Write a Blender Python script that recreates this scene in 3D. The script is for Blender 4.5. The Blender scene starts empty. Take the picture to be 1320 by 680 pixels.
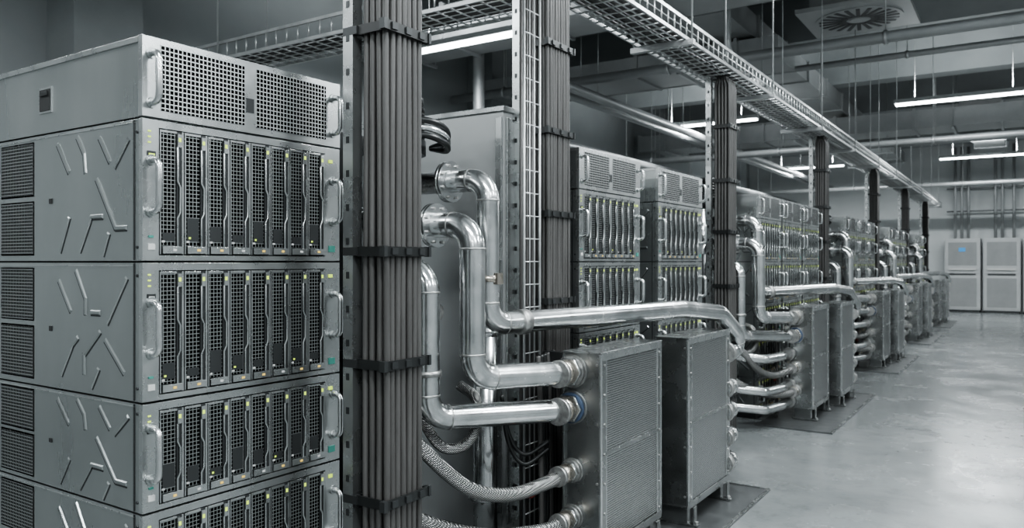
import bpy, math, random
from mathutils import Vector, Matrix
random.seed(7)
scene=bpy.context.scene
COL=scene.collection
H=1.3
# ---------------------------------------------------------------- materials
def newmat(name):
    m=bpy.data.materials.new(name); m.use_nodes=True
    nt=m.node_tree; b=nt.nodes['Principled BSDF']; return m,nt,b
def N(nt,t,**k):
    n=nt.nodes.new(t)
    for a,v in k.items(): setattr(n,a,v)
    return n
def mathn(nt,op,a,b=None):
    n=N(nt,'ShaderNodeMath',operation=op)
    for i,v in enumerate((a,b)):
        if v is None: continue
        if isinstance(v,(int,float)): n.inputs[i].default_value=v
        else: nt.links.new(v,n.inputs[i])
    return n.outputs[0]
def metal(name,c1,c2,rough=(.3,.5),met=.9,scale=8,bump=0.0,stretch=(1,1,1),bscale=60,det=6):
    m,nt,b=newmat(name); L=nt.links
    tc=N(nt,'ShaderNodeTexCoord'); mp=N(nt,'ShaderNodeMapping'); mp.inputs['Scale'].default_value=stretch
    L.new(tc.outputs['Object'],mp.inputs[0])
    no=N(nt,'ShaderNodeTexNoise'); no.inputs['Scale'].default_value=scale; no.inputs['Detail'].default_value=det; no.inputs['Roughness'].default_value=.6
    L.new(mp.outputs[0],no.inputs['Vector'])
    cr=N(nt,'ShaderNodeValToRGB'); cr.color_ramp.elements[0].position=.3; cr.color_ramp.elements[1].position=.7
    cr.color_ramp.elements[0].color=(*c1,1); cr.color_ramp.elements[1].color=(*c2,1)
    L.new(no.outputs['Fac'],cr.inputs[0]); L.new(cr.outputs[0],b.inputs['Base Color'])
    mr=N(nt,'ShaderNodeMapRange'); mr.inputs[1].default_value=.3; mr.inputs[2].default_value=.7
    mr.inputs[3].default_value=rough[0]; mr.inputs[4].default_value=rough[1]
    L.new(no.outputs['Fac'],mr.inputs[0]); L.new(mr.outputs[0],b.inputs['Roughness'])
    b.inputs['Metallic'].default_value=met
    if bump>0:
        n2=N(nt,'ShaderNodeTexNoise'); n2.inputs['Scale'].default_value=bscale; n2.inputs['Detail'].default_value=4
        L.new(mp.outputs[0],n2.inputs['Vector'])
        bu=N(nt,'ShaderNodeBump'); bu.inputs['Strength'].default_value=bump; bu.inputs['Distance'].default_value=.004
        L.new(n2.outputs['Fac'],bu.inputs['Height']); L.new(bu.outputs[0],b.inputs['Normal'])
    return m
def plain(name,c,rough=.5,met=0.0):
    m,nt,b=newmat(name); b.inputs['Base Color'].default_value=(*c,1); b.inputs['Roughness'].default_value=rough; b.inputs['Metallic'].default_value=met; return m
def emis(name,c,s):
    m,nt,b=newmat(name); b.inputs['Base Color'].default_value=(*c,1); b.inputs['Emission Color'].default_value=(*c,1); b.inputs['Emission Strength'].default_value=s; return m
def perf(name,pitch,thr,cm,met=.8,rough=.4,hole=(.004,.0045,.0045),ratio=1.0):
    m,nt,b=newmat(name); L=nt.links
    tc=N(nt,'ShaderNodeTexCoord'); sx=N(nt,'ShaderNodeSeparateXYZ'); L.new(tc.outputs['Object'],sx.inputs[0])
    h=mathn(nt,'ADD',sx.outputs[0],sx.outputs[1]); h=mathn(nt,'ADD',h,10.0)
    a=mathn(nt,'FRACT',mathn(nt,'DIVIDE',h,pitch*ratio)); v=mathn(nt,'FRACT',mathn(nt,'DIVIDE',mathn(nt,'ADD',sx.outputs[2],10.0),pitch))
    f=mathn(nt,'MULTIPLY',mathn(nt,'GREATER_THAN',a,thr),mathn(nt,'GREATER_THAN',v,thr))
    mix=N(nt,'ShaderNodeMix',data_type='RGBA'); L.new(f,mix.inputs['Factor'])
    mix.inputs['A'].default_value=(*cm,1); mix.inputs['B'].default_value=(*hole,1)
    L.new(mix.outputs['Result'],b.inputs['Base Color'])
    inv=mathn(nt,'SUBTRACT',1.0,f); L.new(mathn(nt,'MULTIPLY',inv,met),b.inputs['Metallic'])
    L.new(mathn(nt,'ADD',mathn(nt,'MULTIPLY',f,.5),rough),b.inputs['Roughness'])
    L.new(mathn(nt,'MULTIPLY',inv,.5),b.inputs['Specular IOR Level'])
    return m
M={}
M['steel']=metal('rack_steel',(.37,.387,.385),(.44,.458,.455),(.25,.35),.95,3,.04,(1,1,.3),300,5)
M['steel_l']=metal('bright_steel',(.58,.595,.595),(.68,.69,.69),(.17,.28),.97,10)
M['bezel']=metal('bezel_steel',(.44,.455,.453),(.52,.535,.533),(.22,.34),.94,8)
M['galv']=metal('galvanised_pipe',(.52,.53,.53),(.73,.74,.74),(.13,.29),.98,10,.06,(1,1,1),28)
M['weld']=metal('weld_band',(.26,.26,.255),(.48,.48,.47),(.3,.5),.9,60,.4)
M['brass']=metal('coupling_brass',(.38,.345,.30),(.56,.52,.47),(.2,.36),.95,20)
M['dark']=plain('dark_recess',(.010,.011,.011),.7)
M['dmet']=plain('dark_metal',(.060,.063,.064),.36,.7)
M['black']=plain('black_plastic',(.012,.013,.013),.34)
M['cable']=metal('cable_jacket',(.046,.0445,.043),(.078,.0755,.073),(.36,.48),0.0,30,.1,(1,1,.1))
M['perfd']=perf('drive_mesh',.0105,.17,(.30,.31,.308))
M['perft']=perf('vent_mesh',.0122,.24,(.42,.43,.428))
M['perfs']=perf('side_vent_mesh',.0095,.26,(.32,.33,.33))
M['perfh']=perf('exchanger_mesh',.0095,.42,(.44,.45,.448),.92,.26,(.012,.013,.013),.8)
M['perfh2']=perf('exchanger_fin_mesh',.007,.5,(.39,.40,.398),.92,.3,(.025,.026,.026),1.4)
M['hx']=metal('exchanger_sheet',(.27,.28,.278),(.36,.37,.368),(.2,.33),.95,5,.04,det=4)
M['ledg']=emis('led_yellow_green',(.42,.55,.07),.85)
M['leda']=emis('led_amber',(.55,.38,.1),.35)
M['ledb']=emis('display_blue',(.05,.22,.45),.4)
M['ledt']=plain('latch_teal',(.05,.2,.165),.4)
M['label']=plain('label_grey',(.45,.45,.44),.5)
M['red']=plain('valve_red',(.16,.03,.022),.4)
M['blue']=plain('valve_blue',(.07,.10,.16),.4,.3)
M['tray']=metal('tray_galvanised',(.42,.43,.43),(.56,.57,.57),(.3,.45),.75,10)
M['cab']=metal('cabinet_paint',(.30,.31,.31),(.35,.36,.36),(.28,.4),.55,3,det=3)
M['cabl']=metal('light_cabinet_paint',(.36,.37,.37),(.41,.42,.42),(.4,.5),.1,3)
M['cabd']=metal('cabinet_panel_grey',(.22,.227,.227),(.26,.267,.267),(.4,.5),.1,3)
M['plate']=metal('floor_plate_steel',(.09,.095,.096),(.125,.13,.131),(.3,.45),.6,10)
m,nt,b=newmat('braided_hose'); L=nt.links
tc=N(nt,'ShaderNodeTexCoord')
acc=[]
for rot in ((.6,.6,.9),(-.6,.6,-.9)):
    mp=N(nt,'ShaderNodeMapping'); mp.inputs['Rotation'].default_value=rot; L.new(tc.outputs['Object'],mp.inputs[0])
    w=N(nt,'ShaderNodeTexWave'); w.inputs['Scale'].default_value=55; L.new(mp.outputs[0],w.inputs['Vector']); acc.append(w.outputs['Fac'])
mx=mathn(nt,'MULTIPLY',acc[0],acc[1])
cr=N(nt,'ShaderNodeValToRGB'); cr.color_ramp.elements[0].color=(.07,.07,.07,1); cr.color_ramp.elements[1].color=(.5,.5,.49,1); cr.color_ramp.elements[1].position=.6
L.new(mx,cr.inputs[0]); L.new(cr.outputs[0],b.inputs['Base Color']); b.inputs['Metallic'].default_value=.85; b.inputs['Roughness'].default_value=.35
bu=N(nt,'ShaderNodeBump'); bu.inputs['Distance'].default_value=.004; bu.inputs['Strength'].default_value=.7; L.new(mx,bu.inputs['Height']); L.new(bu.outputs[0],b.inputs['Normal'])
M['braid']=m
# floor: worn polished concrete, broad mottling + fine stains
m,nt,b=newmat('polished_concrete'); L=nt.links
tc=N(nt,'ShaderNodeTexCoord')
n1=N(nt,'ShaderNodeTexNoise'); n1.inputs['Scale'].default_value=1.0; n1.inputs['Detail'].default_value=12; n1.inputs['Roughness'].default_value=.7; n1.inputs['Distortion'].default_value=.4; L.new(tc.outputs['Object'],n1.inputs['Vector'])
cr=N(nt,'ShaderNodeValToRGB'); e=cr.color_ramp.elements; e[0].position=.32; e[1].position=.72; e[0].color=(.115,.123,.124,1); e[1].color=(.20,.212,.213,1)
L.new(n1.outputs['Fac'],cr.inputs[0])
n4=N(nt,'ShaderNodeTexNoise'); n4.inputs['Scale'].default_value=6; n4.inputs['Detail'].default_value=10; n4.inputs['Roughness'].default_value=.75; L.new(tc.outputs['Object'],n4.inputs['Vector'])
cr4=N(nt,'ShaderNodeValToRGB'); e=cr4.color_ramp.elements; e[0].position=.3; e[1].position=.5; e[0].color=(.7,.7,.7,1); e[1].color=(1,1,1,1); L.new(n4.outputs['Fac'],cr4.inputs[0])
mm=N(nt,'ShaderNodeMix',data_type='RGBA',blend_type='MULTIPLY'); mm.inputs['Factor'].default_value=1; L.new(cr.outputs[0],mm.inputs['A']); L.new(cr4.outputs[0],mm.inputs['B'])
L.new(mm.outputs['Result'],b.inputs['Base Color'])
mr=N(nt,'ShaderNodeMapRange'); mr.inputs[1].default_value=.3; mr.inputs[2].default_value=.7; mr.inputs[3].default_value=.12; mr.inputs[4].default_value=.34
n3=N(nt,'ShaderNodeTexNoise'); n3.inputs['Scale'].default_value=1.9; n3.inputs['Detail'].default_value=10; n3.inputs['Roughness'].default_value=.66; L.new(tc.outputs['Object'],n3.inputs['Vector'])
L.new(n3.outputs['Fac'],mr.inputs[0]); L.new(mr.outputs[0],b.inputs['Roughness'])
bu=N(nt,'ShaderNodeBump'); bu.inputs['Distance'].default_value=.006; bu.inputs['Strength'].default_value=.06; L.new(n3.outputs['Fac'],bu.inputs['Height']); L.new(bu.outputs[0],b.inputs['Normal'])
M['floor']=m
def wallmat(name,c1,c2,s):
    return metal(name,c1,c2,(.7,.85),0,s,.05,(1,1,1),8)
M['wall']=wallmat('wall_plaster_grey',(.30,.316,.318),(.36,.376,.378),.8)
M['wallb']=wallmat('wall_plaster_light',(.52,.54,.54),(.58,.60,.60),.7)  # plaster greys of the walls, lightened to stand in for haze
M['ceil']=wallmat('ceiling_concrete',(.28,.296,.298),(.35,.366,.368),1.2)
M['beam']=wallmat('beam_concrete',(.24,.256,.258),(.31,.326,.328),1.5)
M['duct']=metal('duct_sheet',(.36,.37,.372),(.46,.47,.472),(.35,.5),.5,3)
M['strip']=emis('light_diffuser',(.93,.98,1.0),10)
# ---------------------------------------------------------------- mesh builder
class MB:
    def __init__(s): s.v=[];s.f=[];s.m=[];s.sm=[];s.mats=[]
    def mi(s,k):
        if k not in s.mats: s.mats.append(k)
        return s.mats.index(k)
    def box(s,x0,x1,y0,y1,z0,z1,k):
        i=len(s.v); mi=s.mi(k)
        s.v+=[(x0,y0,z0),(x1,y0,z0),(x1,y1,z0),(x0,y1,z0),(x0,y0,z1),(x1,y0,z1),(x1,y1,z1),(x0,y1,z1)]
        for q in ((3,2,1,0),(4,5,6,7),(0,1,5,4),(1,2,6,5),(2,3,7,6),(3,0,4,7)):
            s.f.append(tuple(i+a for a in q)); s.m.append(mi); s.sm.append(False)
    def obox(s,c,ax,ay,az,k):
        c=Vector(c);ax=Vector(ax);ay=Vector(ay);az=Vector(az); i=len(s.v); mi=s.mi(k)
        for sx,sy,sz in ((-1,-1,-1),(1,-1,-1),(1,1,-1),(-1,1,-1),(-1,-1,1),(1,-1,1),(1,1,1),(-1,1,1)):
            s.v.append(tuple(c+ax*sx+ay*sy+az*sz))
        for q in ((3,2,1,0),(4,5,6,7),(0,1,5,4),(1,2,6,5),(2,3,7,6),(3,0,4,7)):
            s.f.append(tuple(i+a for a in q)); s.m.append(mi); s.sm.append(False)
    def sweep(s,P,r,k,seg=20,caps=True):
        P=[Vector(p) for p in P]; n=len(P); mi=s.mi(k)
        T=[]
        for i in range(n):
            a=P[max(i-1,0)]; c=P[min(i+1,n-1)]; T.append((c-a).normalized())
        ref=Vector((0,0,1)) if abs(T[0].z)<.9 else Vector((1,0,0))
        u=T[0].cross(ref).normalized(); base=len(s.v)
        for i in range(n):
            u=(u-T[i]*u.dot(T[i])).normalized(); w=T[i].cross(u)
            ri=r[i] if isinstance(r,(list,tuple)) else r
            for j in range(seg):
                a=2*math.pi*j/seg; s.v.append(tuple(P[i]+(u*math.cos(a)+w*math.sin(a))*ri))
        for i in range(n-1):
            for j in range(seg):
                a=base+i*seg+j; b_=base+i*seg+(j+1)%seg
                s.f.append((a,b_,b_+seg,a+seg)); s.m.append(mi); s.sm.append(True)
        if caps:
            s.f.append(tuple(base+j for j in range(seg))[::-1]); s.m.append(mi); s.sm.append(False)
            s.f.append(tuple(base+(n-1)*seg+j for j in range(seg))); s.m.append(mi); s.sm.append(False)
    def cyl(s,a,b_,r,k,seg=20): s.sweep([a,b_],r,k,seg)
    def pipe(s,pts,r,k,fil=.1,seg=24,bands=True,ns=9):
        pts=[Vector(p) for p in pts]; out=[pts[0]]; marks=[]
        for i in range(1,len(pts)-1):
            a,b_,c=pts[i-1],pts[i],pts[i+1]
            d1=(a-b_).normalized(); d2=(c-b_).normalized(); ang=d1.angle(d2)
            if ang>3.1: out.append(b_); continue
            t=min(fil/math.tan(ang/2),(a-b_).length*.49 if i>1 else (a-b_).length*.95,(c-b_).length*.49 if i<len(pts)-2 else (c-b_).length*.95)
            R=t*math.tan(ang/2); cen=b_+(d1+d2).normalized()*(R/math.sin(ang/2))
            s0=b_+d1*t; s1=b_+d2*t; v0=s0-cen; v1=s1-cen; tot=v0.angle(v1); axis=v0.cross(v1).normalized()
            for q in range(ns+1): out.append(cen+Matrix.Rotation(tot*q/ns,3,axis)@v0)
            if ang<2.4: marks+= [(s0,-d1),(s1,d2)]
        out.append(pts[-1]); s.sweep(out,r,k,seg)
        if bands:
            for p,d in marks: s.sweep([p-d*.004,p-d*.002,p+d*.002,p+d*.004],[r*1.0,r*1.035,r*1.035,r*1.0],'weld',seg,False)
    def flange(s,p,d,r,k='steel_l',th=.014,bolts=8):
        p=Vector(p); d=Vector(d).normalized(); s.cyl(p-d*th,p-d*.001,r,k,28); s.cyl(p+d*.001,p+d*th,r,k,28)
        u=d.cross(Vector((0,0,1)) if abs(d.z)<.9 else Vector((1,0,0))).normalized(); w=d.cross(u)
        for i in range(bolts):
            a=2*math.pi*(i+.5)/bolts; q=p+(u*math.cos(a)+w*math.sin(a))*r*.82
            s.cyl(q-d*(th+.009),q+d*(th+.009),r*.075,'weld',6)
    def obj(s,name,loc=(0,0,0),bevel=0):
        me=bpy.data.meshes.new(name); me.from_pydata(s.v,[],s.f)
        for k in s.mats: me.materials.append(M[k])
        me.polygons.foreach_set('material_index',s.m); me.polygons.foreach_set('use_smooth',s.sm); me.update()
        o=bpy.data.objects.new(name,me); o.location=loc; COL.objects.link(o)
        if bevel:
            bm=o.modifiers.new('edge','BEVEL'); bm.width=bevel; bm.segments=2; bm.limit_method='ANGLE'; bm.angle_limit=math.radians(50)
        return o
def inst(o,loc,scale=(1,1,1)):
    c=o.copy(); c.location=loc; c.scale=scale; COL.objects.link(c); return c
def catmull(P,n=10):
    P=[Vector(p) for p in P]; Q=[P[0]*2-P[1]]+P+[P[-1]*2-P[-2]]; out=[]
    for i in range(1,len(Q)-2):
        for j in range(n):
            t=j/n; a,b_,c,d=Q[i-1:i+3]
            out.append(.5*((2*b_)+(c-a)*t+(2*a-5*b_+4*c-d)*t*t+(3*b_-a-3*c+d)*t**3))
    out.append(P[-1]); return out
# ---------------------------------------------------------------- room
def roombox(name,x0,x1,y0,y1,z0,z1,k):
    b_=MB(); b_.box(x0,x1,y0,y1,z0,z1,k); return b_.obj(name)
XL,XR,YN,YF,ZC=-7.0,6.0,-6.0,23.8,4.9
roombox('floor',XL,XR,YN,YF,-.1,0,'floor')
roombox('ceiling',XL,XR,YN,YF,ZC,ZC+.1,'ceil')
roombox('wall_left',XL-.2,XL,YN,YF,0,ZC,'wall')
roombox('wall_right',XR,XR+.2,YN,YF,0,ZC,'wall')
roombox('wall_back',XL,XR,YF,YF+.2,0,ZC,'wallb')
roombox('wall_front',XL,XR,YN-.2,YN,0,ZC,'wall')
b_=MB()
for y in (3.36,9.4,15.4,21.4): b_.box(XL,XL+.45,y,y+.6,0,ZC,'beam')
b_.obj('wall_column')
b_=MB()
for y in (2,5,8,11,14,17,20,22.6): b_.box(XL,XR,y,y+.35,4.3,ZC,'beam')
b_.obj('ceiling_beam')
b_=MB(); b_.box(XL,XL+.03,YN,YF,2.55,2.7,'duct'); b_.obj('trim_1')
def duct_x(y0,y1,z0,z1,x0,x1):
    d=MB(); d.box(x0,x1,y0,y1,z0,z1,'duct'); x=x0
    while x<=x1: d.box(x-.02,x+.02,y0-.03,y1+.03,z0-.03,z1+.03,'duct'); x+=1.3
    x=x0+.6
    while x<x1:
        for y in (y0-.05,y1+.05): d.cyl((x,y,z0-.03),(x,y,ZC),.006,'tray',6)
        d.box(x-.02,x+.02,y0-.07,y1+.07,z0-.06,z0-.03,'tray'); x+=2.6
    return d.obj('ventilation_duct')
duct_x(9.3,10.1,3.70,3.96,-6.8,-2.4)
duct_x(15.2,16.0,3.62,3.94,-6.8,5)
duct_x(6.9,7.6,3.80,4.2,-6.8,-1.2)
d=MB(); d.box(-3.5,-2.7,8,23.5,4.0,4.28,'duct')
for i in range(12): d.box(-3.53,-2.67,8.2+i*1.3,8.24+i*1.3,3.98,4.29,'duct')
d.obj('ventilation_duct')
d=MB(); d.box(-.95,-.35,16.1,23.5,3.99,4.28,'duct')
for i in range(6): d.box(-.98,-.32,16.2+i*1.3,16.24+i*1.3,3.97,4.29,'duct')
d.obj('ventilation_duct')
d=MB()
for y,z,r in ((14.0,3.24,.05),(14.18,3.24,.05),(14.4,3.26,.035),(8.9,3.64,.06),(10.7,3.86,.04),(18.4,3.92,.06),(21.2,3.15,.05)):
    d.cyl((-6.9,y,z),(5.5,y,z),r,'duct',14)
    x=-6
    while x<5:
        d.cyl((x,y,z),(x,y,ZC),.007,'tray',6); d.cyl((x-.02,y,z),(x+.02,y,z),r*1.25,'tray',14); x+=2.4
d.obj('overhead_pipe_run')
d=MB()
for x,z,r in ((-4.6,3.42,.06),(-4.85,3.42,.05),(-2.5,3.42,.035),(-5.6,3.0,.07)):
    d.pipe([(x,7.75,ZC),(x,7.75,z),(x,23.6,z)],r,'duct',.12,14)
    y=9
    while y<23: d.cyl((x,y,z),(x,y,ZC),.007,'tray',6); y+=3
d.obj('overhead_pipe_run')
d=MB(); cx,cy,cz=-1.6,9.75,4.12
d.box(cx-.58,cx+.58,cy-.58,cy+.58,cz,cz+.05,'cabl'); d.box(cx-.45,cx+.45,cy-.45,cy+.45,cz+.05,cz+.78,'duct')
d.cyl((cx,cy,cz-.012),(cx,cy,cz),.47,'duct',40); d.cyl((cx,cy,cz-.02),(cx,cy,cz-.01),.1,'cabl',24)
for i in range(22):
    a=2*math.pi*i/22; u=Vector((math.cos(a),math.sin(a),0)); w=Vector((-u.y,u.x,0))
    d.obox(Vector((cx,cy,cz-.013))+u*.28,u*.15,w*.022,Vector((0,0,.004)),'dmet')
d.obj('ceiling_air_diffuser')
def strip(x,y,z=3.6,Lh=.85,en=60,upf=.45):
    d=MB(); d.box(x-Lh-.02,x+Lh+.02,y-.07,y+.07,z+.015,z+.07,'cabl'); d.box(x-Lh,x+Lh,y-.055,y+.055,z-.012,z+.015,'strip')
    for q in (-.6,.6): d.cyl((x+q,y,z+.07),(x+q,y,ZC),.005,'tray',6)
    d.obj('linear_ceiling_light')
    for up in (0,1):
        l=bpy.data.lights.new('lamp','AREA'); l.shape='RECTANGLE'; l.size=Lh*2; l.size_y=.12; l.energy=en*(upf if up else 1); l.color=(.92,.975,1)
        o=bpy.data.objects.new('linear_lamp_and_fill',l); o.location=(x,y,z+.1 if up else z-.03)
        if up: o.rotation_euler=(math.pi,0,0)  # second lamp added above the fixture, aimed up to brighten the ceiling
        COL.objects.link(o)
for y,k in ((6.55,1.0),(12.65,1.15),(19.9,1.6)):
    strip(-4.45-(0.35 if y<7 else 0),y,en=80*k); strip(-.72,y,en=80*k); strip(3.0,y,en=80*k)
for y in (-3.0,.6,3.6): strip(-.12,y,en=105); strip(3.0,y,en=120)
strip(-4.6,.2,en=78); strip(-4.6,-3.0,en=70)
# ---------------------------------------------------------------- server rack (local: front x=0, y 0..W)
W=.66
SEG=[((0,.9),(.17,.68)),((.3,.93),(.4,.80)),((.4,.80),(.42,.66)),((1,.86),(.82,.68)),((.62,.9),(.76,.72)),((.03,.08),(.17,.33)),((.33,.08),(.5,.33)),((.5,.33),(.66,.33)),((.58,.6),(.84,.24)),((.84,.24),(.98,.24)),((.66,.05),(.74,.2))]
SEG2=[((.02,.85),(.2,.62)),((.28,.93),(.42,.72)),((.42,.72),(.42,.6)),((.98,.88),(.72,.55)),((.05,.12),(.22,.36)),((.22,.36),(.3,.42)),((.4,.3),(.62,.48)),((.4,.3),(.4,.15)),((.7,.42),(.95,.2)),((.6,.2),(.5,.06)),((.5,.62),(.62,.62))]
def build_rack():
    r=MB(); D=.93
    def handle(y,zc,hh=.065):
        r.pipe([(.0,y,zc+hh),(.042,y,zc+hh),(.042,y,zc-hh),(.0,y,zc-hh)],.0085,'steel_l',.02,10,False,4)
        for q in (hh,-hh): r.cyl((.006,y,zc+q),(.011,y,zc+q),.014,'steel',10)
    r.box(-D+.02,-.03,.012,W-.012,.02,1.85,'dark')
    r.box(-D,-.02,0,W,0,.05,'dmet')
    units=[(1.30,1.66),(.947,1.30),(.67,.947),(.34,.67),(.05,.34)]
    for ui,(z0,z1) in enumerate(units):
        hh=z1-z0
        r.box(-D,-.012,0,W,z0+.002,z1-.003,'steel')
        r.box(-.010,.006,-.002,.042,z0+.003,z1-.003,'bezel'); r.box(-.010,.006,W-.059,W+.002,z0+.003,z1-.003,'bezel')
        r.box(-.010,.006,.042,W-.059,z1-.022,z1-.003,'bezel'); r.box(-.010,.006,.042,W-.059,z0+.003,z0+.016,'bezel')
        r.box(-.011,-.007,.042,W-.059,z0+.016,z1-.022,'dark')
        zc=z0+hh*.5
        handle(.020,zc+.01); handle(W-.028,zc+.01)
        for q in range(3): r.box(.006,.0075,.012,.020,z1-.035-q*.014,z1-.031-q*.014,'ledg')
        r.box(.006,.009,.010,.032,z0+hh*.72,z0+hh*.72+.018,'dmet'); r.box(.009,.0095,.013,.029,z0+hh*.72+.005,z0+hh*.72+.012,'ledg' if ui%2==0 else 'label')
        r.box(.006,.009,.012,.030,z0+.03,z0+.045,'label'); r.box(.006,.009,.014,.026,z0+.06,z0+.066,'ledt')
        r.box(.006,.009,W-.045,W-.02,z0+.03,z0+.05,'ledt'); r.box(.006,.009,W-.045,W-.03,z1-.05,z1-.04,'ledg')
        for q in range(8):
            y=.044+q*.0697; zb=z0+.019; zt=z1-.025
            r.box(-.006,.002,y,y+.0665,zb,zt,'dmet')
            r.box(.002,.005,y+.003,y+.045,zb+.022,zt-.006,'perfd')
            r.box(.002,.0075,y,y+.003,zb,zt,'bezel')
            r.box(.002,.0065,y+.047,y+.0655,zb,zt,'dmet'); r.box(.0065,.0095,y+.060,y+.0655,zb,zt,'bezel')
            r.box(.002,.0075,y+.003,y+.047,zt-.006,zt,'bezel')
            zm=zb+(zt-zb)*.5
            pts=[(.009,y+.048,zt-.04),(.009,y+.048,zm+.03),(.010,y+.055,zm+.015),(.010,y+.055,zm-.05),(.009,y+.048,zm-.065),(.009,y+.048,zb+.02)]
            r.sweep(pts,.0026,'bezel',6)
            r.box(.0065,.011,y+.048,y+.059,zt-.04,zt-.006,'bezel'); r.box(.011,.012,y+.050,y+.057,zt-.026,zt-.016,'ledg')
            r.box(.0075,.0115,y+.006,y+.060,zb+.002,zb+.02,'bezel'); r.box(.0115,.0125,y+.034,y+.044,zb+.008,zb+.014,'leda' if (q+ui)%3 else 'label')
            r.box(.005,.0065,y+.006,y+.014,zb+.03,zb+.035,'label')
            r.box(.005,.0062,y+.008,y+.042,zb+.034,zb+.055+.02*((q*5+ui)%3),'dmet')
            if (q+ui)%3==1: r.box(.0062,.007,y+.012,y+.018,zb+.04,zb+.045,'ledg')
        for sgn,yf in ((-1,0.0),(1,W)):
            ya,yb=(yf-.002,yf) if sgn<0 else (yf,yf+.002)
            for vv in range(2):
                za=z0+hh*(.06+.47*vv); zb2=za+hh*.41
                r.box(-.734,-.545,ya,yb,za,zb2,'perfs')
                r.box(-.738,-.541,ya+.001,yb-.001,za-.004,zb2+.004,'bezel')
            seg=SEG if ui%2==0 else SEG2
            for (a,b2) in seg:
                p=Vector((-.406+a[0]*.345,yf,z0+a[1]*hh)); q=Vector((-.406+b2[0]*.345,yf,z0+b2[1]*hh))
                dd=(q-p); ln=dd.length; dd.normalize(); nn=Vector((-dd.z,0,dd.x))
                if nn.z<0: nn=-nn
                i0=len(r.v); mi=r.mi('steel'); e1=p-dd*.003; e2=q+dd*.003; oy=sgn*.0035
                for pt,sh in ((e1,.003),(e2,-.003)):
                    r.v+= [tuple(pt+nn*.0065),tuple(pt+dd*sh+nn*.0035+Vector((0,oy,0))),tuple(pt+dd*sh-nn*.0035+Vector((0,oy,0))),tuple(pt-nn*.0065)]
                for qd in ((0,4,5,1),(1,5,6,2),(2,6,7,3),(0,1,2,3),(7,6,5,4)):
                    r.f.append(tuple(i0+t for t in (qd if sgn<0 else qd[::-1]))); r.m.append(mi); r.sm.append(False)
                r.obox((p+q)/2-nn*.0085,dd*(ln/2+.003),nn*.002,Vector((0,.0010,0)),'dmet')  # dark strip along the underside of each bead paints its shaded edge
            r.box(-.452,-.438,ya-.0005,yb,z0+hh*.45,z0+hh*.49,'dark')
            r.box(-.035,-.030,ya,yb,z0+.004,z1-.004,'dmet')
            r.box(-D,-.03,ya,yb,z1-.012,z1-.009,'bezel')
            for q in (.1,.9): r.cyl((-.018,yf-.003,z0+hh*q),(-.018,yf+.003,z0+hh*q),.004,'dmet',8)
    z0,z1=1.66,1.86
    r.box(-D,-.012,0,W,z0+.002,z1,'steel'); r.box(-D,-.012,-.004,W+.004,z1-.012,z1+.002,'bezel')
    r.box(-.011,.007,-.003,W+.003,z0+.003,z1+.004,'bezel')
    for ya,yb in ((.046,.298),(.338,.602)):
        r.box(.007,.009,ya,yb,z0+.022,z1-.012,'perft')
    r.box(.007,.0085,.305,.331,z0+.06,z1-.1,'dmet')
    handle(.020,z0+.1,.062); handle(W-.028,z0+.1,.055)
    r.box(-.505,-.435,-.004,0,1.718,1.790,'bezel'); r.box(-.498,-.442,-.006,-.003,1.724,1.784,'dark'); r.box(-.490,-.450,-.009,-.005,1.766,1.778,'black')
    return r
rk=build_rack().obj('server_rack',(-1.831,1.104,0),.0012)
for y,s in ((3.37,1.09),(4.36,1.14),(6.47,1.06),(7.24,1.06),(8.02,1.08),(10.2,1.08),(10.98,1.08),(11.76,1.06),(13.95,1.08),(14.72,1.08),(15.46,1.06),(17.7,1.08),(18.5,1.08)):
    inst(rk,(-1.831,y,0),(1,s,1))
# ---------------------------------------------------------------- tall cabinet
c=MB(); c.box(-2.85,-1.98,2.93,3.32,.06,2.0,'cab'); c.box(-2.87,-1.97,2.92,3.33,1.985,2.01,'bezel'); c.box(-2.83,-2.0,2.95,3.3,0,.06,'dmet')
c.box(-1.98,-1.97,2.95,3.30,.1,1.96,'bezel'); c.box(-2.02,-1.985,2.922,2.93,.1,1.96,'bezel')
for z in (.5,1.0,1.5): c.cyl((-2.005,2.915,z),(-2.005,2.93,z),.006,'dmet',8)
c.obj('coolant_distribution_cabinet',(0,0,0),.003)
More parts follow.
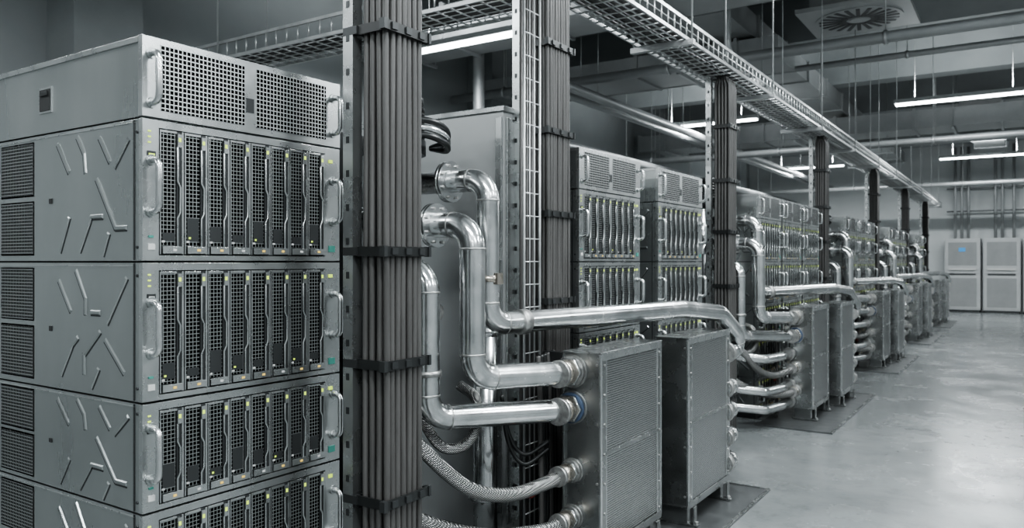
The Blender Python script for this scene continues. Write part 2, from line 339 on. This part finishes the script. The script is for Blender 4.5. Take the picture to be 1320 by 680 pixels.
# ---------------------------------------------------------------- cable risers
def riser(x,y,wx,wy,ztop,clamps,rc=.0105,spread=0,post=(-.035,-.018)):
    c=MB(); pts=[]
    nx=max(2,int(wx/(rc*2.05))); ny=max(2,int(wy/(rc*2.05)))
    for i in range(nx):
        for j in range(ny):
            if 0<i<nx-1 and 0<j<ny-1: continue
            pts.append((x-wx/2+rc+i*(wx-2*rc)/(nx-1),y-wy/2+rc+j*(wy-2*rc)/(ny-1)))
    for (px,py) in pts:
        ph=random.random()*6; P=[]; z=0.02
        while z<ztop:
            P.append((px+.0015*math.sin(z*3+ph),py+.0015*math.cos(z*2.3+ph),z)); z+=.2
        if spread:
            sg=1 if random.random()<.6 else -1
            k=(py-y)/wy
            P+=[(px,py,ztop),(px*.5+(x)*.5,py+.03*k,ztop+.06),(px,py+sg*spread*.35,ztop+.12),(px,py+sg*spread,ztop+.14+random.random()*.03)]
        c.sweep(P,rc*(.9+.1*random.random()),'cable',8)
    c.box(x-wx/2+.02,x+wx/2-.02,y-wy/2+.02,y+wy/2-.02,.0,ztop,'dark')
    for z in clamps:
        t=.006;h=.014
        x0,x1,y0,y1=x-wx/2-.004,x+wx/2+.004,y-wy/2-.004,y+wy/2+.004
        c.box(x1,x1+t,y0-t,y1+t,z-h,z+h,'black'); c.box(x0-t,x0,y0-t,y1+t,z-h,z+h,'black')
        c.box(x0,x1,y0-t,y0,z-h,z+h,'black'); c.box(x0,x1,y1,y1+t,z-h,z+h,'black')
        for q in (.15,.5,.85): c.box(x1+t,x1+t+.005,y0+(y1-y0)*q-.012,y0+(y1-y0)*q+.012,z-h*.7,z+h*.7,'dmet')
        c.box(x1-.01,x1+.01,y0-t-.014,y0-t,z-h*1.1,z+h*1.1,'dmet'); c.box(x1-.01,x1+.01,y1+t,y1+t+.01,z-h*1.1,z+h*1.1,'dmet')
        c.box(x0+post[0]-.015,x0,y0-.012,y0+.012,z-.012,z+.012,'dmet')
    px,py=x-wx/2+post[0],y-wy/2+post[1]
    c.box(px-.02,px+.02,py-.003,py+.0,0,ztop+.1,'bezel'); c.box(px-.02,px-.017,py,py+.035,0,ztop+.1,'bezel'); c.box(px+.017,px+.02,py,py+.035,0,ztop+.1,'bezel')
    c.box(px-.014,px+.014,py+.004,py+.006,0,ztop+.1,'dmet')
    z=.15
    while z<ztop: c.box(px-.006,px+.006,py-.0045,py-.003,z,z+.02,'dmet'); z+=.1
    c.box(px-.06,px+.06,py-.06,py+.06,0,.012,'dmet')
    return c
riser(-1.578,1.745,.10,.165,2.66,(.24,.6,1.0,1.33,1.98,2.4),.0105,0,(-.04,-.012)).obj('cable_riser')
riser(-1.868,3.14,.13,.21,2.6,(.3,.75,1.12,1.52,1.9,2.3),.0105,.25,(-.03,-.022)).obj('cable_riser')
rb=riser(0,0,.12,.17,2.6,(.3,.75,1.12,1.52,1.9,2.3),.0105,.3).obj('cable_riser',(-1.86,5.72,0))
for y in (9.05,12.65,16.3,19.9): inst(rb,(-1.86,y,0))
c=MB()
def vladder(x,y,w,ztop):
    for q in (0,.35,.65,1): c.cyl((x,y+w*q,0),(x,y+w*q,ztop),.0035 if 0<q<1 else .006,'tray',6)
    z=.1
    while z<ztop: c.cyl((x,y,z),(x,y+w,z),.003,'tray',6); z+=.1
vladder(-1.81,2.84,.13,2.75)
for q in range(3): c.cyl((-1.835,2.855+q*.045,0),(-1.835,2.855+q*.045,2.7),.008,'cable',8)
c.obj('wire_cable_ladder')
# ---------------------------------------------------------------- overhead cable tray
c=MB(); xa,xb=-2.06,-1.74; z0=2.68; z1=2.79; y0,y1=-1.5,22.5
def rail(a,b2,r=.006): c.cyl(a,b2,r,'tray',6)
for x in (xa,xb):
    for z in (z0,z1): c.box(x-.006,x+.006,y0,y1,z-.010,z+.010,'tray')
    rail((x,y0,z0+.055),(x,y1,z0+.055),.004)
for q in range(1,5): rail((xa+(xb-xa)*q/5,y0,z0),(xa+(xb-xa)*q/5,y1,z0),.004)
y=y0
while y<y1:
    rail((xa,y,z0-.004),(xb,y,z0-.004),.005)
    for x in (xa,xb): rail((x,y,z0),(x,y,z1),.0045)
    y+=.1
for q in range(9):
    x=xa+.05+q*.028
    P=[(x+.012*math.sin(k*.9+q),y0+k*.8,z0+.02+.006*math.sin(k+q*2)) for k in range(30)]
    c.sweep(P,.012,'cable',6)
y=.9
while y<y1:
    c.box(xa-.05,xb+.05,y-.02,y+.02,z0-.045,z0-.012,'tray')
    for x in (xa-.035,xb+.035): c.cyl((x,y,z0-.03),(x,y,ZC),.006,'tray',6)
    y+=1.85
ya,yb=3.32,3.66
for yy in (ya,yb):
    for z in (z0,z1): c.box(-6.8,xa,yy-.006,yy+.006,z-.01,z+.01,'tray')
for q in range(1,5): rail((-6.8,ya+(yb-ya)*q/5,z0),(xa,ya+(yb-ya)*q/5,z0),.004)
x=-6.8
while x<xa:
    rail((x,ya,z0-.004),(x,yb,z0-.004),.005)
    for yy in (ya,yb): rail((x,yy,z0),(x,yy,z1),.0045)
    x+=.1
for q in range(7): c.cyl((-6.8,ya+.06+q*.035,z0+.02),(xa+.1,ya+.06+q*.035,z0+.02),.012,'cable',6)
for x in (-4.55,-3.2):
    c.box(x-.02,x+.02,ya-.05,yb+.05,z0-.045,z0-.012,'tray')
    for yy in (ya-.035,yb+.035): c.cyl((x,yy,z0-.03),(x,yy,ZC),.006,'tray',6)
c.obj('overhead_cable_tray')
# ---------------------------------------------------------------- heat exchangers
def hx(two=False):
    c=MB(); D=.17; L_=.6; z0,z1=.11,.93
    c.box(-D,-.02,.012,L_-.012,z0+.01,z1-.01,'dmet')
    for y,s in ((0,1),(L_,-1)):
        ya_,yb_=sorted((y,y+s*.006))
        c.box(-D,-.0,ya_,yb_,z0,z1,'hx')
        yc,yd=sorted((y,y+s*.035)); c.box(-.004,.004,yc,yd,z0,z1,'hx')
        c.box(-D-.004,-D+.002,yc,yd,z0,z1,'hx')
        ye,yf=sorted((y,y-s*.014)); c.box(-.006,.004,ye,yf,z0,z1,'steel_l'); c.box(-D-.004,-D+.004,ye,yf,z0,z1,'hx')
        for q in range(7):
            z=z0+.05+q*(z1-z0-.1)/6; c.cyl((-.004,y+s*.018,z),(.0075,y+s*.018,z),.006,'weld',6)
            if q%2==0:
                for xx in (-.02,-D+.02): c.cyl((xx,y-s*.004,z),(xx,y+s*.006,z),.006,'weld',8)
    c.box(-D-.004,.006,-.014,L_+.014,z1-.004,z1+.002,'hx'); c.box(.002,.007,-.003,L_+.003,z1-.03,z1+.004,'bezel')
    c.box(-D-.004,.006,-.003,L_+.003,z0-.004,z0+.004,'hx'); c.box(.002,.007,-.003,L_+.003,z0-.004,z0+.03,'hx')
    zm=z0+(z1-z0)*.5
    k='perfh2' if two else 'perfh'
    c.box(-.006,.0,.033,L_-.033,z0+.03,zm-.008,k); c.box(-.006,.0,.033,L_-.033,zm+.008,z1-.03,k)
    c.box(-.004,.005,.033,L_-.033,zm-.008,zm+.008,'hx')
    for a in (.033,L_-.040): c.box(-.004,.004,a,a+.007,z0+.03,z1-.03,'steel_l')
    for y in (.03,L_-.07):
        c.box(-D,.03,y,y+.04,.012,.022,'hx'); c.box(-D+.02,-.02,y,y+.04,.022,z0,'hx')
        c.obox((.012,y+.02,.06),(.004,0,0),(0,.018,0),(0,0,.045),'hx'); c.cyl((.02,y+.02,.02),(.02,y+.02,.035),.009,'weld',6)
    return c
hA=hx().obj('liquid_heat_exchanger',(-1.42,2.81,0),.0012)
hB=hx(True).obj('liquid_heat_exchanger',(-1.35,3.60,0),.0012)
pl=MB(); pl.box(-1.78,-1.20,2.45,4.48,0,.010,'plate'); pl.box(-1.215,-1.20,2.45,4.48,.010,.014,'hx'); pl.box(-1.78,-1.20,4.465,4.48,.010,.014,'hx')
pl=pl.obj('floor_base_plate')
# ---------------------------------------------------------------- pipes
R=.046
objs=[]
pA=MB()
pA.pipe([(-2.15,2.54,1.63),(-1.79,2.54,1.63),(-1.79,2.54,1.05),(-1.47,3.82,1.055),(-1.385,4.16,1.02),(-1.35,4.34,.90),(-1.36,4.38,.80),(-1.37,4.215,.80)],R,'galv',.085)
pA.flange((-1.985,2.54,1.63),(1,0,0),.085)
dd=Vector((.347,1.39,0)).normalized()
P0=Vector((-1.745,2.72,1.05))
pA.sweep([P0-dd*.022,P0+dd*.022],R*1.16,'weld',24)
pA.cyl((-1.79,2.54,1.22),(-1.79,2.54,1.245),R*1.2,'brass',24); pA.box(-1.75,-1.73,2.52,2.56,1.21,1.255,'brass')
objs.append(pA.obj('coolant_pipe'))
pB=MB()
pB.pipe([(-2.10,2.34,1.44),(-1.72,2.34,1.44),(-1.72,2.34,.865),(-1.575,2.70,.85),(-1.565,2.80,.85)],R*1.06,'galv',.092)
pB.flange((-1.90,2.34,1.44),(1,0,0),.085)
objs.append(pB.obj('coolant_pipe'))
pC=MB()
pC.pipe([(-2.08,2.21,1.275),(-1.83,2.21,1.275),(-1.83,2.21,.725),(-1.585,2.70,.70),(-1.565,2.80,.70)],R,'galv',.088)
pC.flange((-1.93,2.21,1.275),(1,0,0),.075)
pC.cyl((-1.83,2.21,.88),(-1.83,2.21,.9),R*1.15,'weld',24)
objs.append(pC.obj('coolant_pipe'))
def coupling(c,x,y,z,r=R,blue=False):
    c.cyl((x,y-.125,z),(x,y-.105,z),r*1.2,'weld',24); c.cyl((x,y-.105,z),(x,y-.045,z),r*1.1,'brass',24)
    c.cyl((x,y-.045,z),(x,y-.024,z),r*1.3,'steel_l',6); c.cyl((x,y-.024,z),(x,y-.008,z),r*1.36,'blue' if blue else 'weld',24); c.cyl((x,y-.008,z),(x,y+.005,z),r*1.5,'weld',24)
cp=MB()
for z,b2 in ((.85,False),(.70,True),(.44,False),(.25,False)): coupling(cp,-1.555,2.81,z,R if z>.5 else .034,b2)
objs.append(cp.obj('pipe_coupling'))
for P,r in (([(-2.0,2.12,.80),(-1.83,2.12,.67),(-1.715,2.285,.475),(-1.65,2.48,.405),(-1.575,2.66,.425),(-1.555,2.72,.44)],.027),
            ([(-2.0,2.12,.5),(-1.83,2.14,.38),(-1.70,2.38,.27),(-1.58,2.6,.245),(-1.555,2.72,.25)],.027),
            ([(-1.98,2.26,.86),(-1.90,2.27,.70),(-1.845,2.31,.60),(-1.79,2.37,.595),(-1.765,2.42,.66),(-1.80,2.47,.76),(-1.9,2.5,.80)],.021)):
    h=MB(); h.sweep(catmull(P),r,'braid',18); objs.append(h.obj('braided_hose'))
st=MB()
for z in (.60,.47,.33,.19):
    st.pipe([(-1.38,4.20,z),(-1.37,4.37,z),(-1.62,4.40,z),(-1.78,4.40,z)],.042,'galv',.07)
    st.cyl((-1.38,4.20,z),(-1.38,4.235,z),.055,'weld',24); st.cyl((-1.38,4.235,z),(-1.38,4.26,z),.048,'brass',24)
st.cyl((-1.78,4.40,.02),(-1.78,4.40,.70),.045,'galv',20)
st.cyl((-1.37,4.20,.80),(-1.37,4.235,.80),.058,'weld',24)
objs.append(st.obj('return_manifold'))
mf=MB()
mf.cyl((-2.2,2.34,0.02),(-2.2,2.34,1.72),.085,'galv',28); mf.flange((-2.2,2.34,1.5),(0,0,1),.12); mf.flange((-2.2,2.34,.4),(0,0,1),.12)
mf.cyl((-2.2,2.54,.02),(-2.2,2.54,1.72),.05,'galv',24); mf.cyl((-2.12,2.2,.02),(-2.12,2.2,1.36),.045,'dmet',24)
for p in ((-1.95,2.24,1.17),(-1.98,2.4,1.1)):
    mf.cyl((p[0]-.06,p[1],p[2]),(p[0]+.05,p[1],p[2]),.035,'weld',12); mf.cyl(p,(p[0],p[1],p[2]+.09),.018,'weld',10); mf.cyl((p[0],p[1],p[2]+.08),(p[0],p[1],p[2]+.095),.045,'black',16)
mf.box(-2.5,-2.46,1.93,2.68,0,1.86,'dmet')
for y in (1.96,2.65): mf.box(-2.34,-2.30,y-.02,y+.02,0,1.86,'dmet')
for z in (.3,.9,1.55): mf.box(-2.34,-2.30,1.96,2.65,z,z+.04,'dmet')
objs.append(mf.obj('supply_manifold'))
sp=MB(); sp.cyl((-1.93,2.72,.0),(-1.93,2.72,.98),.052,'galv',24); sp.sweep([(-1.93,2.72,.98),(-1.93,2.72,1.01),(-1.93,2.72,1.03)],[.052,.04,.01],'galv',24)
sp.flange((-1.93,2.72,.3),(0,0,1),.075); sp.obj('standpipe')
pm=MB()
pm.cyl((-2.18,2.42,1.74),(-2.18,2.42,1.80),.13,'dmet',28)
for q in range(6): pm.cyl((-2.18,2.42,1.81+q*.022),(-2.18,2.42,1.823+q*.022),.125,'black',28)
pm.cyl((-2.18,2.42,1.80),(-2.18,2.42,1.95),.105,'black',28); pm.cyl((-2.18,2.42,1.95),(-2.18,2.42,1.975),.12,'dmet',28)
for q in range(3):
    pm.sweep(catmull([(-2.08,2.3,1.78+q*.035),(-1.98,2.36,1.8+q*.03),(-1.95,2.46,1.78+q*.03),(-2.0,2.54,1.76+q*.02),(-2.1,2.56,1.78)]),.013,'steel_l' if q==1 else 'black',10)
pm.cyl((-2.0,2.3,1.68),(-2.0,2.3,1.78),.03,'black',16)
objs.append(pm.obj('coolant_pump'))
bh=MB()
for q in range(6):
    x=-1.70-.012*q; y=2.80+q*.045
    bh.sweep(catmull([(x,y,.02),(x+.002,y+.002,.3),(x-.002,y,.6),(x-.01,y+.005,.8),(x-.02,y+.01,.9)]),.011,'black' if q%3 else 'cable',8)
for q in range(2):
    bh.sweep(catmull([(-1.80,2.65,.75-q*.04),(-1.78,2.68,.58-q*.04),(-1.73,2.72,.5-q*.04),(-1.66,2.80,.55-q*.03)]),.009,'black',8)
bh.box(-1.70,-1.685,2.7,2.73,.33,.39,'red')
bh.box(-1.80,-1.62,2.98,3.0,.86,.9,'dmet')
objs.append(bh.obj('black_hose_bundle'))
for k in (1,2,3,4):
    oy=3.75*k
    for o in objs+[hA,hB,pl]:
        inst(o,(o.location[0],o.location[1]+oy,o.location[2]))
ex=MB()
for z in (.55,.30,.16):
    ex.pipe([(-2.15,2.12,z+.03),(-1.86,2.14,z+.03),(-1.66,2.30,z),(-1.60,2.55,z),(-1.60,2.80,z)],.036,'galv',.08)
    ex.cyl((-1.60,2.77,z),(-1.60,2.81,z),.05,'weld',20)
exo=ex.obj('coolant_pipe',(0,3.75,0))
for k in (2,3,4): inst(exo,(0,3.75*k,0))
# ---------------------------------------------------------------- far cabinets
fc=MB()
fc.box(0,.80,0,.6,.06,1.9,'cabl'); fc.box(.02,.78,.02,.6,0,.06,'dmet')
fc.box(.03,.77,-.012,0,1.0,1.86,'cabl'); fc.box(.03,.77,-.012,0,.1,.95,'cabl')
fc.box(.08,.72,-.016,-.012,.14,.88,'cabd'); fc.box(.1,.70,-.05,-.012,1.08,1.13,'label'); fc.box(.1,.7,-.03,-.012,.96,.99,'dmet')
fc.box(.08,.72,-.016,-.012,1.2,1.8,'cabd'); fc.box(.12,.2,-.020,-.012,1.0,1.06,'duct')
f0=fc.obj('electrical_cabinet',(-1.72,23.15,0),.006)
for x in (-.86,0.0,.86,1.72,2.58): inst(f0,(x,23.15,0))
d=MB(); d.box(-1.40,-1.25,23.125,23.134,1.56,1.66,'ledb'); d.obj('control_display')
d=MB()
for x in (-1.5,-1.35,-1.2,-.6,-.45,-.2): d.cyl((x,23.5,1.9),(x,23.5,4.3),.035,'duct',12)
for z in (2.6,3.2): d.box(-1.7,.2,23.53,23.57,z,z+.04,'dmet')
d.obj('wall_conduit')
# ---------------------------------------------------------------- world / camera
w=bpy.data.worlds.new('world'); scene.world=w; w.use_nodes=True
w.node_tree.nodes['Background'].inputs[0].default_value=(.5,.55,.56,1); w.node_tree.nodes['Background'].inputs[1].default_value=.3
cam=bpy.data.cameras.new('camera'); co=bpy.data.objects.new('camera',cam); COL.objects.link(co)
co.location=(0,0,H); co.rotation_euler=(math.pi/2,0,math.radians(33.4))
cam.sensor_width=36; cam.lens=27.27; cam.shift_y=-3/1320; cam.clip_start=.05
cam.dof.use_dof=True; cam.dof.focus_distance=2.6; cam.dof.aperture_fstop=5.0
scene.camera=co
scene.view_settings.view_transform='AgX'; scene.view_settings.look='AgX - Medium High Contrast'; scene.view_settings.exposure=0.22
